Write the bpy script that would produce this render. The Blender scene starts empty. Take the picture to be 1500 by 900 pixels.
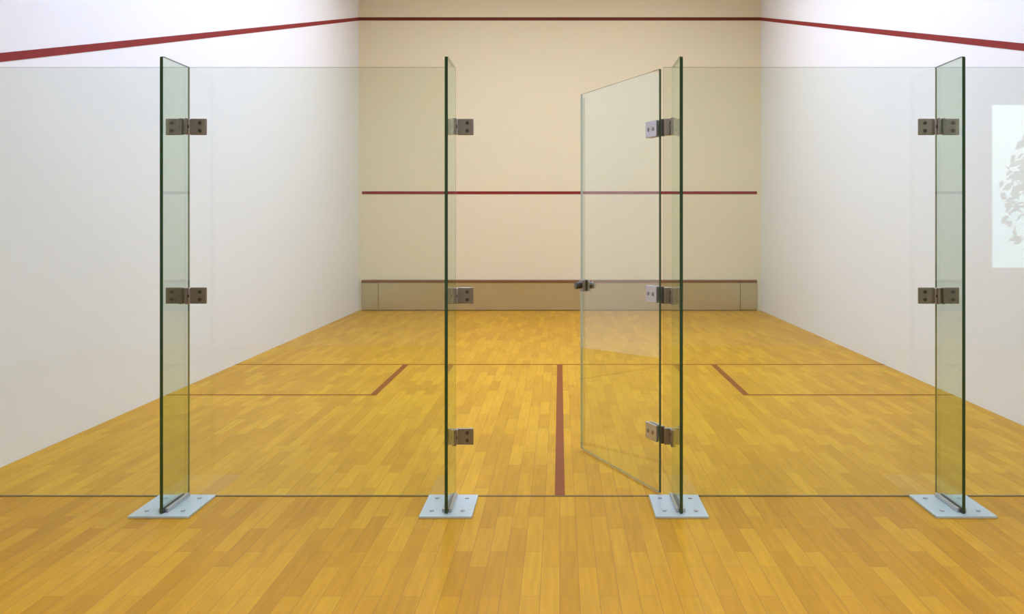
import bpy, bmesh, math, random
from mathutils import Vector, Matrix
random.seed(7)
sc = bpy.context.scene
COL = sc.collection

# ------------------------------------------------------------------ materials
def new_mat(name):
    m = bpy.data.materials.new(name); m.use_nodes = True
    nt = m.node_tree; nt.nodes.clear()
    out = nt.nodes.new('ShaderNodeOutputMaterial')
    return m, nt, out

def principled(name, col, rough=0.5, metal=0.0, spec=0.5, noise=0.0, nscale=8.0, bump=0.0, bscale=60.0, emit=None, estr=0.0):
    m, nt, out = new_mat(name)
    p = nt.nodes.new('ShaderNodeBsdfPrincipled')
    p.inputs['Roughness'].default_value = rough
    p.inputs['Metallic'].default_value = metal
    p.inputs['Specular IOR Level'].default_value = spec
    p.inputs['Base Color'].default_value = (*col, 1)
    tc = nt.nodes.new('ShaderNodeTexCoord')
    if noise > 0:
        n = nt.nodes.new('ShaderNodeTexNoise'); n.inputs['Scale'].default_value = nscale; n.inputs['Detail'].default_value = 4
        nt.links.new(tc.outputs['Object'], n.inputs['Vector'])
        mx = nt.nodes.new('ShaderNodeMix'); mx.data_type = 'RGBA'
        mx.inputs[6].default_value = (*[c * (1 - noise) for c in col], 1)
        mx.inputs[7].default_value = (*[min(1, c * (1 + noise)) for c in col], 1)
        nt.links.new(n.outputs['Fac'], mx.inputs[0])
        nt.links.new(mx.outputs[2], p.inputs['Base Color'])
    if bump > 0:
        n2 = nt.nodes.new('ShaderNodeTexNoise'); n2.inputs['Scale'].default_value = bscale; n2.inputs['Detail'].default_value = 3
        nt.links.new(tc.outputs['Object'], n2.inputs['Vector'])
        b = nt.nodes.new('ShaderNodeBump'); b.inputs['Strength'].default_value = bump; b.inputs['Distance'].default_value = 0.002
        nt.links.new(n2.outputs['Fac'], b.inputs['Height'])
        nt.links.new(b.outputs['Normal'], p.inputs['Normal'])
    if emit:
        p.inputs['Emission Color'].default_value = (*emit, 1)
        p.inputs['Emission Strength'].default_value = estr
    nt.links.new(p.outputs[0], out.inputs[0])
    return m

def glass_mat(name, tint):
    """clear toughened glass: tinted transmission at each face plus Fresnel mirror reflection"""
    m, nt, out = new_mat(name)
    geo = nt.nodes.new('ShaderNodeNewGeometry')
    mp = nt.nodes.new('ShaderNodeMapRange')
    mp.inputs['To Min'].default_value = 1.5; mp.inputs['To Max'].default_value = 1 / 1.5
    nt.links.new(geo.outputs['Backfacing'], mp.inputs['Value'])
    fr = nt.nodes.new('ShaderNodeFresnel')
    nt.links.new(mp.outputs['Result'], fr.inputs['IOR'])
    t = nt.nodes.new('ShaderNodeBsdfTransparent'); t.inputs['Color'].default_value = (*tint, 1)
    g = nt.nodes.new('ShaderNodeBsdfGlossy'); g.inputs['Roughness'].default_value = 0.0
    g.inputs['Color'].default_value = (0.95, 1.0, 0.97, 1)
    mx = nt.nodes.new('ShaderNodeMixShader')
    nt.links.new(fr.outputs[0], mx.inputs[0]); nt.links.new(t.outputs[0], mx.inputs[1]); nt.links.new(g.outputs[0], mx.inputs[2])
    nt.links.new(mx.outputs[0], out.inputs[0])
    return m

def wood_floor(name):
    m, nt, out = new_mat(name)
    N, L = nt.nodes, nt.links
    tc = N.new('ShaderNodeTexCoord')
    mp = N.new('ShaderNodeMapping'); mp.inputs['Rotation'].default_value = (0, 0, math.pi / 2)
    L.new(tc.outputs['Object'], mp.inputs['Vector'])
    br = N.new('ShaderNodeTexBrick')
    br.offset = 0.37; br.offset_frequency = 2; br.squash = 1.0
    br.inputs['Color1'].default_value = (0, 0, 0, 1); br.inputs['Color2'].default_value = (1, 1, 1, 1)
    br.inputs['Mortar'].default_value = (0.5, 0.5, 0.5, 1)
    br.inputs['Scale'].default_value = 1.0
    br.inputs['Mortar Size'].default_value = 0.0009
    br.inputs['Mortar Smooth'].default_value = 0.3
    br.inputs['Bias'].default_value = 0.0
    br.inputs['Brick Width'].default_value = 0.46
    br.inputs['Row Height'].default_value = 0.072
    L.new(mp.outputs[0], br.inputs['Vector'])
    ramp = N.new('ShaderNodeValToRGB')
    cr = ramp.color_ramp
    cr.elements[0].position = 0.0; cr.elements[0].color = FLOOR_A
    cr.elements[1].position = 1.0; cr.elements[1].color = FLOOR_C
    e = cr.elements.new(0.5); e.color = FLOOR_B
    L.new(br.outputs['Color'], ramp.inputs[0])
    # grain along the boards
    mg = N.new('ShaderNodeMapping'); mg.inputs['Scale'].default_value = (30, 2.2, 1)
    L.new(tc.outputs['Object'], mg.inputs['Vector'])
    ng = N.new('ShaderNodeTexNoise'); ng.inputs['Scale'].default_value = 1.6; ng.inputs['Detail'].default_value = 5
    L.new(mg.outputs[0], ng.inputs['Vector'])
    mr = N.new('ShaderNodeMapRange'); mr.inputs['From Min'].default_value = 0.3; mr.inputs['From Max'].default_value = 0.7
    mr.inputs['To Min'].default_value = 0.90; mr.inputs['To Max'].default_value = 1.08
    L.new(ng.outputs['Fac'], mr.inputs['Value'])
    mul = N.new('ShaderNodeMix'); mul.data_type = 'RGBA'; mul.blend_type = 'MULTIPLY'; mul.inputs[0].default_value = 1
    L.new(ramp.outputs[0], mul.inputs[6]); L.new(mr.outputs[0], mul.inputs[7])
    # board joints
    jm = N.new('ShaderNodeMix'); jm.data_type = 'RGBA'
    jm.inputs[7].default_value = (0.26, 0.13, 0.03, 1)
    L.new(br.outputs['Fac'], jm.inputs[0]); L.new(mul.outputs[2], jm.inputs[6])
    p = N.new('ShaderNodeBsdfPrincipled')
    L.new(jm.outputs[2], p.inputs['Base Color'])
    p.inputs['Roughness'].default_value = 0.42
    p.inputs['Specular IOR Level'].default_value = 0.16
    L.new(p.outputs[0], out.inputs[0])
    return m

FLOOR_A = (0.515, 0.252, 0.002, 1)
FLOOR_B = (0.58, 0.293, 0.004, 1)
FLOOR_C = (0.645, 0.345, 0.010, 1)
M = {}
M['floor'] = wood_floor('maple strip floor')
M['white'] = principled('white court plaster', (0.86, 0.865, 0.88), 0.55, noise=0.02, nscale=1.2, bump=0.05, bscale=40, spec=0.25)
M['cream'] = principled('cream front plaster', (0.80, 0.71, 0.485), 0.6, noise=0.025, nscale=1.0, bump=0.05, bscale=40, spec=0.2)
M['lobby'] = principled('lobby plaster', (0.58, 0.62, 0.66), 0.7, noise=0.02)
M['ceil'] = principled('ceiling white', (0.75, 0.74, 0.71), 0.8, noise=0.02)
M['red'] = principled('red court line paint', (0.25, 0.022, 0.020), 0.6, spec=0.2, noise=0.12, nscale=12)
M['maroon'] = principled('dark front line paint', (0.16, 0.030, 0.014), 0.6, noise=0.1, spec=0.2)
M['brown'] = principled('brown court line paint', (0.24, 0.062, 0.006), 0.6, spec=0.2, noise=0.12, nscale=9)
M['seal'] = principled('dark floor seal', (0.20, 0.115, 0.035), 0.6, noise=0.1)
M['glass'] = glass_mat('clear panel glass', (0.940, 0.965, 0.933))
M['fin'] = glass_mat('fin glass', (0.86, 0.92, 0.885))
M['edge'] = principled('polished glass edge', (0.022, 0.060, 0.024), 0.15, noise=0.1, nscale=3)
M['pedge'] = principled('panel glass edge', (0.10, 0.14, 0.075), 0.2, noise=0.1, nscale=3)
M['steel'] = principled('satin steel', (0.30, 0.265, 0.23), 0.38, metal=0.85, noise=0.08, nscale=30)
M['lsteel'] = principled('light satin steel', (0.50, 0.50, 0.51), 0.35, metal=0.85, noise=0.05, nscale=30)
M['screw'] = principled('screw steel', (0.10, 0.095, 0.085), 0.35, metal=0.8, noise=0.05)
M['plate'] = principled('brushed base plate', (0.53, 0.64, 0.70), 0.35, metal=0.25, noise=0.05, nscale=40)
M['tin'] = principled('tin sheet metal', (0.55, 0.48, 0.28), 0.22, metal=0.7, noise=0.05, nscale=5)
M['tinrail'] = principled('tin rail paint', (0.20, 0.075, 0.022), 0.5, noise=0.1)
M['lampbody'] = principled('lamp housing enamel', (0.75, 0.75, 0.75), 0.4, noise=0.02)
M['diff'] = principled('lamp diffuser', (0.9, 0.9, 0.9), 0.5, noise=0.01, emit=(1, 0.97, 0.92), estr=3.0)
M['frame'] = principled('white window frame', (0.8, 0.8, 0.8), 0.4, noise=0.02)
M['bark'] = principled('bark', (0.10, 0.07, 0.045), 0.9, noise=0.3, nscale=12)
M['leaf'] = principled('leaves', (0.22, 0.34, 0.16), 0.5, noise=0.4, nscale=4)
M['grass'] = principled('grass ground', (0.10, 0.14, 0.05), 0.9, noise=0.3, nscale=3)

# ------------------------------------------------------------------ helpers
def box(bm, x0, x1, y0, y1, z0, z1, mi=0, mat=None):
    vs = [bm.verts.new((x, y, z)) for x in (x0, x1) for y in (y0, y1) for z in (z0, z1)]
    if mat is not None:
        for v in vs: v.co = mat @ v.co
    fs = []
    for idx in ((0, 1, 3, 2), (4, 6, 7, 5), (0, 4, 5, 1), (2, 3, 7, 6), (0, 2, 6, 4), (1, 5, 7, 3)):
        f = bm.faces.new([vs[i] for i in idx]); f.material_index = mi; fs.append(f)
    return fs

def cyl(bm, c, axis, r, h, seg=16, mi=0, r2=None):
    ax = Vector(axis).normalized()
    q = Vector((0, 0, 1)).rotation_difference(ax).to_matrix().to_4x4()
    mat = Matrix.Translation(Vector(c)) @ q
    bmesh.ops.create_cone(bm, cap_ends=True, segments=seg, radius1=r, radius2=r if r2 is None else r2, depth=h, matrix=mat)

def finish(name, bm, mats, parent=None, bevel=0.0, smooth=False, loc=None):
    bmesh.ops.recalc_face_normals(bm, faces=bm.faces)
    me = bpy.data.meshes.new(name); bm.to_mesh(me); bm.free()
    if not isinstance(mats, (list, tuple)): mats = [mats]
    for m in mats: me.materials.append(m)
    o = bpy.data.objects.new(name, me); COL.objects.link(o)
    if parent: o.parent = parent
    if loc: o.location = loc
    if bevel > 0:
        md = o.modifiers.new('bevel', 'BEVEL'); md.width = bevel; md.segments = 2; md.limit_method = 'ANGLE'
    if smooth:
        for p in me.polygons: p.use_smooth = True
    return o

def thing(name, label, cat, loc=(0, 0, 0), rz=0.0, group=None):
    o = bpy.data.objects.new(name, None); COL.objects.link(o)
    o.location = loc; o.rotation_euler = (0, 0, rz); o.empty_display_size = 0.1
    o['label'] = label; o['category'] = cat
    if group: o['group'] = group
    return o

def tag(o, label, cat, group=None):
    o['label'] = label; o['category'] = cat
    if group: o['group'] = group
    return o

def struct(name, bm, m, label=None, **k):
    o = finish(name, bm, m, **k); o['kind'] = 'structure'
    if label: o['label'] = label
    return o

def sbox(name, b, m, label=None, **k):
    bm = bmesh.new(); box(bm, *b); return struct(name, bm, m, label, **k)

# ------------------------------------------------------------------ dimensions
W = 3.10            # half width of the court
YG = 4.63           # plane of the glass back wall
YF = 14.38          # front wall of the court
HC = 5.70           # court ceiling
HL = 3.30           # lobby ceiling
ZT = 2.13           # top of the glass
YB = -1.0           # lobby wall behind the camera
XL, XR = -5.2, 8.2  # lobby side walls

# ------------------------------------------------------------------ the room
sbox('floor', (XL - .2, XR + .2, YB - .2, YF + .2, -0.1, 0.0), M['floor'], 'yellow strip wood floor running through court and lobby')
sbox('wall_left', (-W - .2, -W, YG, YF + .2, 0, HC), M['white'], 'white side wall of the court on the left')
sbox('wall_right', (W, W + .2, YG, YF + .2, 0, HC), M['white'], 'white side wall of the court on the right')
sbox('wall_front', (-W, W, YF, YF + .2, 0, HC), M['cream'], 'cream front wall of the court')
sbox('ceiling', (-W - .2, W + .2, YG - .01, YF + .2, HC, HC + .15), M['ceil'])
sbox('wall_header', (-W - .2, W + .2, YG - .15, YG + .01, HL, HC + .1), M['lobby'])
sbox('wall_lobby_left', (XL - .2, XL, YB - .2, YG, 0, HL), M['lobby'])
sbox('wall_lobby_right', (XR, XR + .2, YB - .2, YG, 0, HL), M['lobby'])
sbox('wall_return_left', (XL, -W - .02, YG, YG + .15, 0, HL), M['lobby'])
sbox('wall_return_right', (W + .02, XR, YG, YG + .15, 0, HL), M['lobby'])
sbox('ceiling_lobby', (XL - .2, XR + .2, YB - .2, YG - .15, HL, HL + .12), M['ceil'])
# back wall of the lobby with its window opening
WX0, WX1, WZ0, WZ1 = 4.74, 6.9, 0.80, 2.72
bm = bmesh.new()
box(bm, XL, WX0, YB - .2, YB, 0, HL); box(bm, WX1, XR, YB - .2, YB, 0, HL)
box(bm, WX0, WX1, YB - .2, YB, 0, WZ0); box(bm, WX0, WX1, YB - .2, YB, WZ1, HL)
struct('wall_back', bm, M['lobby'])
bm = bmesh.new(); t = .05
yy0, yy1 = YB - .14, YB - .07
box(bm, WX0, WX0 + t, yy0, yy1, WZ0, WZ1); box(bm, WX1 - t, WX1, yy0, yy1, WZ0, WZ1)
box(bm, WX0 + t, WX1 - t, yy0, yy1, WZ0, WZ0 + t); box(bm, WX0 + t, WX1 - t, yy0, yy1, WZ1 - t, WZ1)
xm = (WX0 + WX1) / 2
box(bm, xm - .03, xm + .03, yy0, yy1, WZ0 + t, WZ1 - t)
win = struct('window_1', bm, M['frame'], 'tall daylight window reflected in the right-hand glass')
bm = bmesh.new()
for a, b in ((WX0 + t, xm - .03), (xm + .03, WX1 - t)):
    box(bm, a, b, YB - .11, YB - .104, WZ0 + t, WZ1 - t)
finish('window_pane', bm, M['glass'], win)
sbox('ground', (-2, 22, -24, YB - .2, -0.35, -0.25), M['grass'])

# painted lines of the court (thin coats on wall and floor)
LB = 0.05
sbox('trim_1', (-W, W, YF - .003, YF, 4.475, 4.525), M['maroon'], 'red out line across the top of the front wall')
sbox('trim_2', (-3.05, 3.04, YF - .003, YF, 1.795, 1.84), M['red'], 'red service line across the middle of the front wall')
for s, nm, lab in ((-1, 'trim_3', 'sloping red out line on the left side wall'), (1, 'trim_4', 'sloping red out line on the right side wall')):
    bm = bmesh.new()
    xa, xb = s * W, s * (W - .003)
    za, zb = 4.5, 2.15
    vs = [bm.verts.new((x, y, z)) for x in (xa, xb) for y, z in ((YF, za - .025), (YF, za + .025), (YG + .02, zb + .025), (YG + .02, zb - .025))]
    for idx in ((0, 1, 2, 3), (7, 6, 5, 4), (0, 4, 5, 1), (1, 5, 6, 2), (2, 6, 7, 3), (3, 7, 4, 0)):
        bm.faces.new([vs[i] for i in idx])
    struct(nm, bm, M['red'], lab)
YS = 8.92           # short line
YX = 7.33           # back of the service boxes
sbox('trim_5', (-W, W, YS - .018, YS + .018, 0, .0015), M['brown'], 'brown short line across the court floor')
sbox('trim_6', (-.025, .025, YG + .02, YS - .018, 0, .0015), M['brown'], 'brown half court line running down the middle of the floor')
XI = 1.47
for s, nm, side in ((-1, 'trim_7', 'left'), (1, 'trim_8', 'right')):
    bm = bmesh.new()
    a, b = sorted((s * XI - .025, s * XI + .025))
    box(bm, a, b, YX, YS - .018, 0, .0015)
    c, d = sorted((s * (XI + .025), s * W))
    box(bm, c, d, YX, YX + .034, 0, .0015)
    struct(nm, bm, M['brown'], 'brown service box line on the %s half of the floor' % side)
sbox('trim_9', (-W, W, YG - .008, YG + .008, 0, .003), M['seal'], 'thin dark joint in the floor under the glass wall')

# ------------------------------------------------------------------ tin on the front wall
tin = thing('tin', 'low grey metal tin with brown top rail along foot of front wall', 'tin board', (0, YF, 0))
TX0, TX1, TH = -3.05, 3.035, 0.475
bm = bmesh.new(); box(bm, TX0 + .26, TX1 - .26, -.035, -.005, 0.01, TH - .04); finish('face_plate', bm, M['tin'], tin, bevel=.003)
for a, b in ((TX0, TX0 + .255), (TX1 - .255, TX1)):
    bm = bmesh.new(); box(bm, a, b, -.035, -.005, 0.01, TH - .04)
    finish('end_plate', bm, M['tin'], tin, bevel=.004)
bm = bmesh.new(); box(bm, TX0, TX1, -.05, -.003, TH - .04, TH)
for v in bm.verts:
    if v.co.z > TH - .01 and v.co.y < -.04: v.co.z -= .012
finish('top_rail', bm, M['tinrail'], tin, bevel=.003)
bm = bmesh.new(); box(bm, TX0, TX1, -.02, -.003, 0.0, .01); finish('bottom_channel', bm, M['seal'], tin)

# ------------------------------------------------------------------ glass wall
def glass_slab(name, x0, x1, y0, y1, z0, z1, thin, mats, parent=None, cham=0.0):
    """a pane: large faces of clear glass, polished green edges; thin = 'x' or 'y'"""
    bm = bmesh.new()
    box(bm, x0, x1, y0, y1, z0, z1)
    if cham > 0:      # clipped front top corner
        es = [e for e in bm.edges if all(abs(v.co.y - y0) < 1e-5 and abs(v.co.z - z1) < 1e-5 for v in e.verts)]
        bmesh.ops.bevel(bm, geom=es, offset=cham, segments=3, affect='EDGES', profile=0.5)
    bm.normal_update()
    for f in bm.faces:
        n = f.normal
        k = abs(n.x) if thin == 'x' else abs(n.y)
        f.material_index = 0 if (k > 0.9 or (thin == 'x' and n.y > 0.9)) else 1
    return finish(name, bm, mats, parent)

def clamp(parent, s, z, label=None):
    """angle clamp: one leg on the fin face, one on the pane; s = side (+1 opens to the right)"""
    bm = bmesh.new(); h = .04; T = .011
    f0 = .0075 * s
    def bx(x0, x1, *r): box(bm, *sorted((x0, x1)), *r)
    bx(f0, f0 + T * s, -.062, -.030, z - h, z + h)                       # leg along the fin
    bx(f0 + .014 * s, f0 + .092 * s, -.030, -.030 + T + .005, z - h, z + h)   # leg in front of the pane
    o = finish('clamp', bm, M['steel'], parent, bevel=.002)
    bm = bmesh.new()
    bx(f0, f0 + .016 * s, -.042, -.014, z - h * .96, z + h * .96)          # rounded heel of the angle, its highlight painted as lighter steel
    finish('clamp_heel', bm, M['lsteel'], o, bevel=.004)
    bm = bmesh.new(); cyl(bm, (f0 + (T + .001) * s, -.050, z), (s, 0, 0), .008, .006)
    finish('screw', bm, M['screw'], o, bevel=.0015)
    for dz in (-.019, .019):
        bm = bmesh.new(); cyl(bm, (f0 + .062 * s, -.031, z + dz), (0, -1, 0), .009, .006)
        finish('screw', bm, M['screw'], o, bevel=.0015)
    return o

FD = 0.31           # fin depth
def fin(x, s, zs, label, hw, two=False):
    t = thing('glass_fin', label, 'glass fin', (x, YG - .008, 0), group='upright glass fins')
    glass_slab('fin_blade', -.0075, .0075, -FD, 0, .012, ZT, 'x', [M['fin'], M['edge']], t, cham=.012)
    bm = bmesh.new(); box(bm, -hw, hw, -FD - .035, -.004, 0, .012)
    bp = finish('base_plate', bm, M['plate'], t, bevel=.002)
    for bx_ in (-hw * .6, hw * .6):
        for by in (-.27, -.07):
            bm = bmesh.new(); cyl(bm, (bx_, by, .0135), (0, 0, 1), .011, .005, seg=6)
            finish('bolt', bm, M['lsteel'], bp)
    for sx in (-1, 1):
        bm = bmesh.new(); box(bm, *sorted((sx * .0078, sx * .022)), -FD + .02, -.03, .012, .03)
        finish('fin_shoe', bm, M['lsteel'], bp, bevel=.002)
    for z in zs:
        for side in ((s, -s) if two else (s,)): clamp(t, side, z)
    return t

def zpx(y, d=YG): return 1.36 + (326 - y) * d / 1366.0
Z1, Z2, Z3 = zpx(187), zpx(432.5), zpx(637.5)
F1, F2, F3, F4 = -1.842, -.525, .562, 1.868
fin(F1, 1, (Z1, Z2), 'upright glass fin nearest the left edge of the photo, with clamps at two heights', .14, True)
fin(F2, 1, (Z1, Z2, Z3), 'upright glass fin on the left side of the doorway, with clamps at three heights', .122)
fin3 = fin(F3, -1, (), 'upright glass fin right of the doorway, beside the hinges of the open door', .122)
fin(F4, -1, (Z1, Z2), 'upright glass fin nearest the right edge of the photo, with clamps at two heights', .14, True)

for z in (Z1, Z2, Z3):      # fixed hinge leaves carried by the fin
    bm = bmesh.new(); h = .041
    box(bm, -.047, -.010, -.024, -.004, z - h, z + h)
    box(bm, -.0195, -.0078, -.075, -.024, z - h, z + h)
    lf = finish('hinge_leaf', bm, M['steel'], fin3, bevel=.002)
    for dz in (-.02, .02):
        bm = bmesh.new(); cyl(bm, (-.0205, -.055, z + dz), (-1, 0, 0), .009, .006)
        finish('screw', bm, M['screw'], lf, bevel=.0015)
PT = .006
def panel(x0, x1, label):
    o = glass_slab('glass_partition', x0 - (x0 + x1) / 2, x1 - (x0 + x1) / 2, -PT, PT, .004, ZT, 'y', [M['glass'], M['pedge']])
    o.location = ((x0 + x1) / 2, YG, 0)
    return tag(o, label, 'glass partition', 'fixed panels of the glass wall')
panel(-W + .003, F1 - .002, 'clear fixed glass panel at far left, left of the leftmost fin')
panel(F1 + .002, F2 + .008, 'clear fixed glass panel between the leftmost fin and the doorway')
panel(F3 - .048, F4 - .002, 'clear fixed glass panel between the door hinges and the rightmost fin')
panel(F4 + .002, W - .003, 'clear fixed glass panel at far right, with a bright window reflected in it')

# ------------------------------------------------------------------ the open door
HX, HY = .500, YG + .018
dirv = Vector((.13 - HX, 5.57 - HY, 0)); DW = dirv.length
ang = math.atan2(dirv.y, dirv.x)
M['strip_clear'] = glass_mat('clear edge strip', (0.93, 0.95, 0.92))
M['lit_edge'] = principled('door edge painted bright', (0.50, 0.56, 0.46), 0.2, noise=0.05)  # edge brightness seen through the pane, painted as a pale colour
door = thing('glass_door', 'clear glass door standing open into the court, hinged beside the doorway', 'door', (HX, HY, 0), ang)
# local x runs from the hinge edge to the free edge; local +y faces the camera's left side
glass_slab('door_pane', 0, DW, -PT, PT, .012, ZT - .005, 'y', [M['glass'], M['pedge'], M['lit_edge']], door)
for f in bpy.data.objects['door_pane'].data.polygons:
    if f.normal.x > .9 or f.normal.z > .9: f.material_index = 2
bm = bmesh.new(); box(bm, DW - .034, DW + .003, -PT - .002, PT + .002, .03, ZT - .03)  # added strip standing in for the pale reflection along the free edge
es = finish('edge_strip', bm, M['strip_clear'], door)
inv = Matrix.Rotation(-ang, 4, 'Z')
for z in (Z1, Z2, Z3):
    bm = bmesh.new(); h = .041
    for sy in (-1, 1):
        box(bm, .006, .125, *sorted((sy * (PT + .0005), sy * (PT + .012))), z - h, z + h)
    hg = finish('hinge', bm, M['lsteel'], door, bevel=.002)
    hg['label'] = 'bright steel hinge leaf on the door'
    bm = bmesh.new(); p = inv @ Vector((.012, -.014, z))
    cyl(bm, p, (0, 0, 1), .011, .084)
    finish('hinge_pin', bm, M['screw'], hg)
    for xx in (.045, .095):
        for sy in (-1, 1):
            bm = bmesh.new(); cyl(bm, (xx, sy * (PT + .0125), z), (0, 1, 0), .010, .005)
            finish('screw', bm, M['steel'], hg)
zl = 1.36 - 92 * 5.55 / 1366
bm = bmesh.new()
for sy in (-1, 1):
    box(bm, DW - .075, DW - .005, *sorted((sy * (PT + .0005), sy * (PT + .016))), zl - .034, zl + .034)
lk = finish('door_lock', bm, M['steel'], door, bevel=.003)
for sy in (-1, 1):
    bm = bmesh.new(); cyl(bm, (DW - .04, sy * (PT + .034), zl), (0, sy, 0), .018, .036, r2=.022)
    finish('knob', bm, M['screw'], lk, bevel=.002)

# ------------------------------------------------------------------ lamps (above the frame)
def lamp(x, y, z, sx, sy, power, colr, label, group, spread=math.pi, drop=.0, tilt=0):
    t = thing('ceiling_lamp', label, 'lamp', (x, y, z), group=group)
    bm = bmesh.new(); box(bm, -sx / 2 - .04, sx / 2 + .04, -sy / 2 - .05, sy / 2 + .05, .0, .09)
    finish('housing', bm, M['lampbody'], t, bevel=.006)
    bm = bmesh.new(); box(bm, -sx / 2, sx / 2, -sy / 2, sy / 2, -.012, 0)
    finish('diffuser', bm, M['diff'], t, bevel=.003)
    if drop > 0:
        for yy in (-sy * .35, sy * .35):
            bm = bmesh.new(); cyl(bm, (0, yy, .09 + drop / 2), (0, 0, 1), .006, drop, seg=8)
            finish('hanger_rod', bm, M['lampbody'], t)
    ld = bpy.data.lights.new('lamp_light', 'AREA'); ld.shape = 'RECTANGLE'
    ld.size = sx; ld.size_y = sy; ld.energy = power; ld.color = colr; ld.spread = spread
    lo = bpy.data.objects.new('lamp_light', ld); COL.objects.link(lo)
    lo.parent = t; lo.location = (0, 0, -.02); lo.rotation_euler = (0, tilt, 0)
    return t
LZ = 5.4
P_COURT, P_LOBBY = 41, 41
COURT = (0.78, 0.945, 1.33)
for s in (-1, 1):
    for i, y in enumerate((5.7, 7.65, 9.6, 11.55)):
        lamp(s * 1.2, y, LZ, .22, 1.5, P_COURT * (1.0 if i == 3 else 0.98), COURT if i < 3 else (0.90, 0.93, 1.03),
             'long white lamp hung above the %s side wall of the court' % ('left' if s < 0 else 'right'),
             'court lamps above the %s side wall' % ('left' if s < 0 else 'right'), drop=HC - LZ - .09, spread=math.radians(168))
for x in (-2.6, 0.4, 3.4):  # unseen lamps added to brighten the lobby and its floor
    lamp(x, 1.6, HL - .092, .5, 1.3, P_LOBBY, (0.92, 0.97, 1.05), 'flat white panel lamp added out of view on the lobby ceiling', 'added lobby lamps')

# ------------------------------------------------------------------ tree outside the window
def tree(x, y, h, r, label):
    t = thing('tree', label, 'tree', (x, y, -.25), group='trees outside the window')
    bm = bmesh.new(); cyl(bm, (0, 0, h * .35), (0, 0, 1), .11, h * .7, seg=10, r2=.05)
    for k in range(6):
        a = k * 1.05; d = Vector((math.cos(a), math.sin(a), 1.1)).normalized()
        cyl(bm, Vector((0, 0, h * .42)) + d * r * .4, d, .035, r * .8, seg=6, r2=.012)
    finish('trunk', bm, M['bark'], t)
    bm = bmesh.new()
    for k in range(1500):
        d = Vector((random.gauss(0, 1), random.gauss(0, 1), random.gauss(0, 1))).normalized()
        p = d * r * random.uniform(.45, 1.0); p.z = p.z * 1.15 + h * .66
        q = Vector((random.random() - .5, random.random() - .5, random.random() - .5)).normalized()
        u = q.orthogonal().normalized(); v = q.cross(u); s = random.uniform(.06, .13)
        f = [p - u * s, p + v * s * .5, p + u * s, p - v * s * .5]
        bm.faces.new([bm.verts.new(c) for c in f])
    fo = finish('foliage', bm, M['leaf'], t)
    return t
tree(7.85, -4.6, 3.1, 1.2, 'leafy tree just outside the window, mirrored in the right-hand glass')

# ------------------------------------------------------------------ sky
w = bpy.data.worlds.new('sky'); sc.world = w; w.use_nodes = True
nt = w.node_tree; nt.nodes.clear()
bg = nt.nodes.new('ShaderNodeBackground'); wo = nt.nodes.new('ShaderNodeOutputWorld')
tc = nt.nodes.new('ShaderNodeTexCoord'); nz = nt.nodes.new('ShaderNodeTexNoise')
nz.inputs['Scale'].default_value = 5; nz.inputs['Detail'].default_value = 5
rp = nt.nodes.new('ShaderNodeValToRGB')
rp.color_ramp.elements[0].position = .35; rp.color_ramp.elements[0].color = (0.62, 0.80, 1.0, 1)
rp.color_ramp.elements[1].position = .62; rp.color_ramp.elements[1].color = (1, 1, 1, 1)
nt.links.new(tc.outputs['Generated'], nz.inputs['Vector']); nt.links.new(nz.outputs['Fac'], rp.inputs[0])
nt.links.new(rp.outputs[0], bg.inputs['Color']); bg.inputs['Strength'].default_value = 5.0
nt.links.new(bg.outputs[0], wo.inputs[0])

# ------------------------------------------------------------------ camera
cd = bpy.data.cameras.new('camera'); cam = bpy.data.objects.new('camera', cd); COL.objects.link(cam)
cam.location = (0, 0, 1.36); cam.rotation_euler = (math.pi / 2, 0, 0)
cd.sensor_fit = 'HORIZONTAL'; cd.sensor_width = 36; cd.lens = 36 * 1366 / 1500
cd.shift_x = -70 / 1500; cd.shift_y = -124 / 1500
cd.clip_start = .05; cd.clip_end = 200
sc.camera = cam

vs = sc.view_settings
sc.display_settings.display_device = 'sRGB'
vs.view_transform = 'Standard'; vs.look = 'None'; vs.exposure = 0.0; vs.gamma = 1.0; vs.use_curve_mapping = False
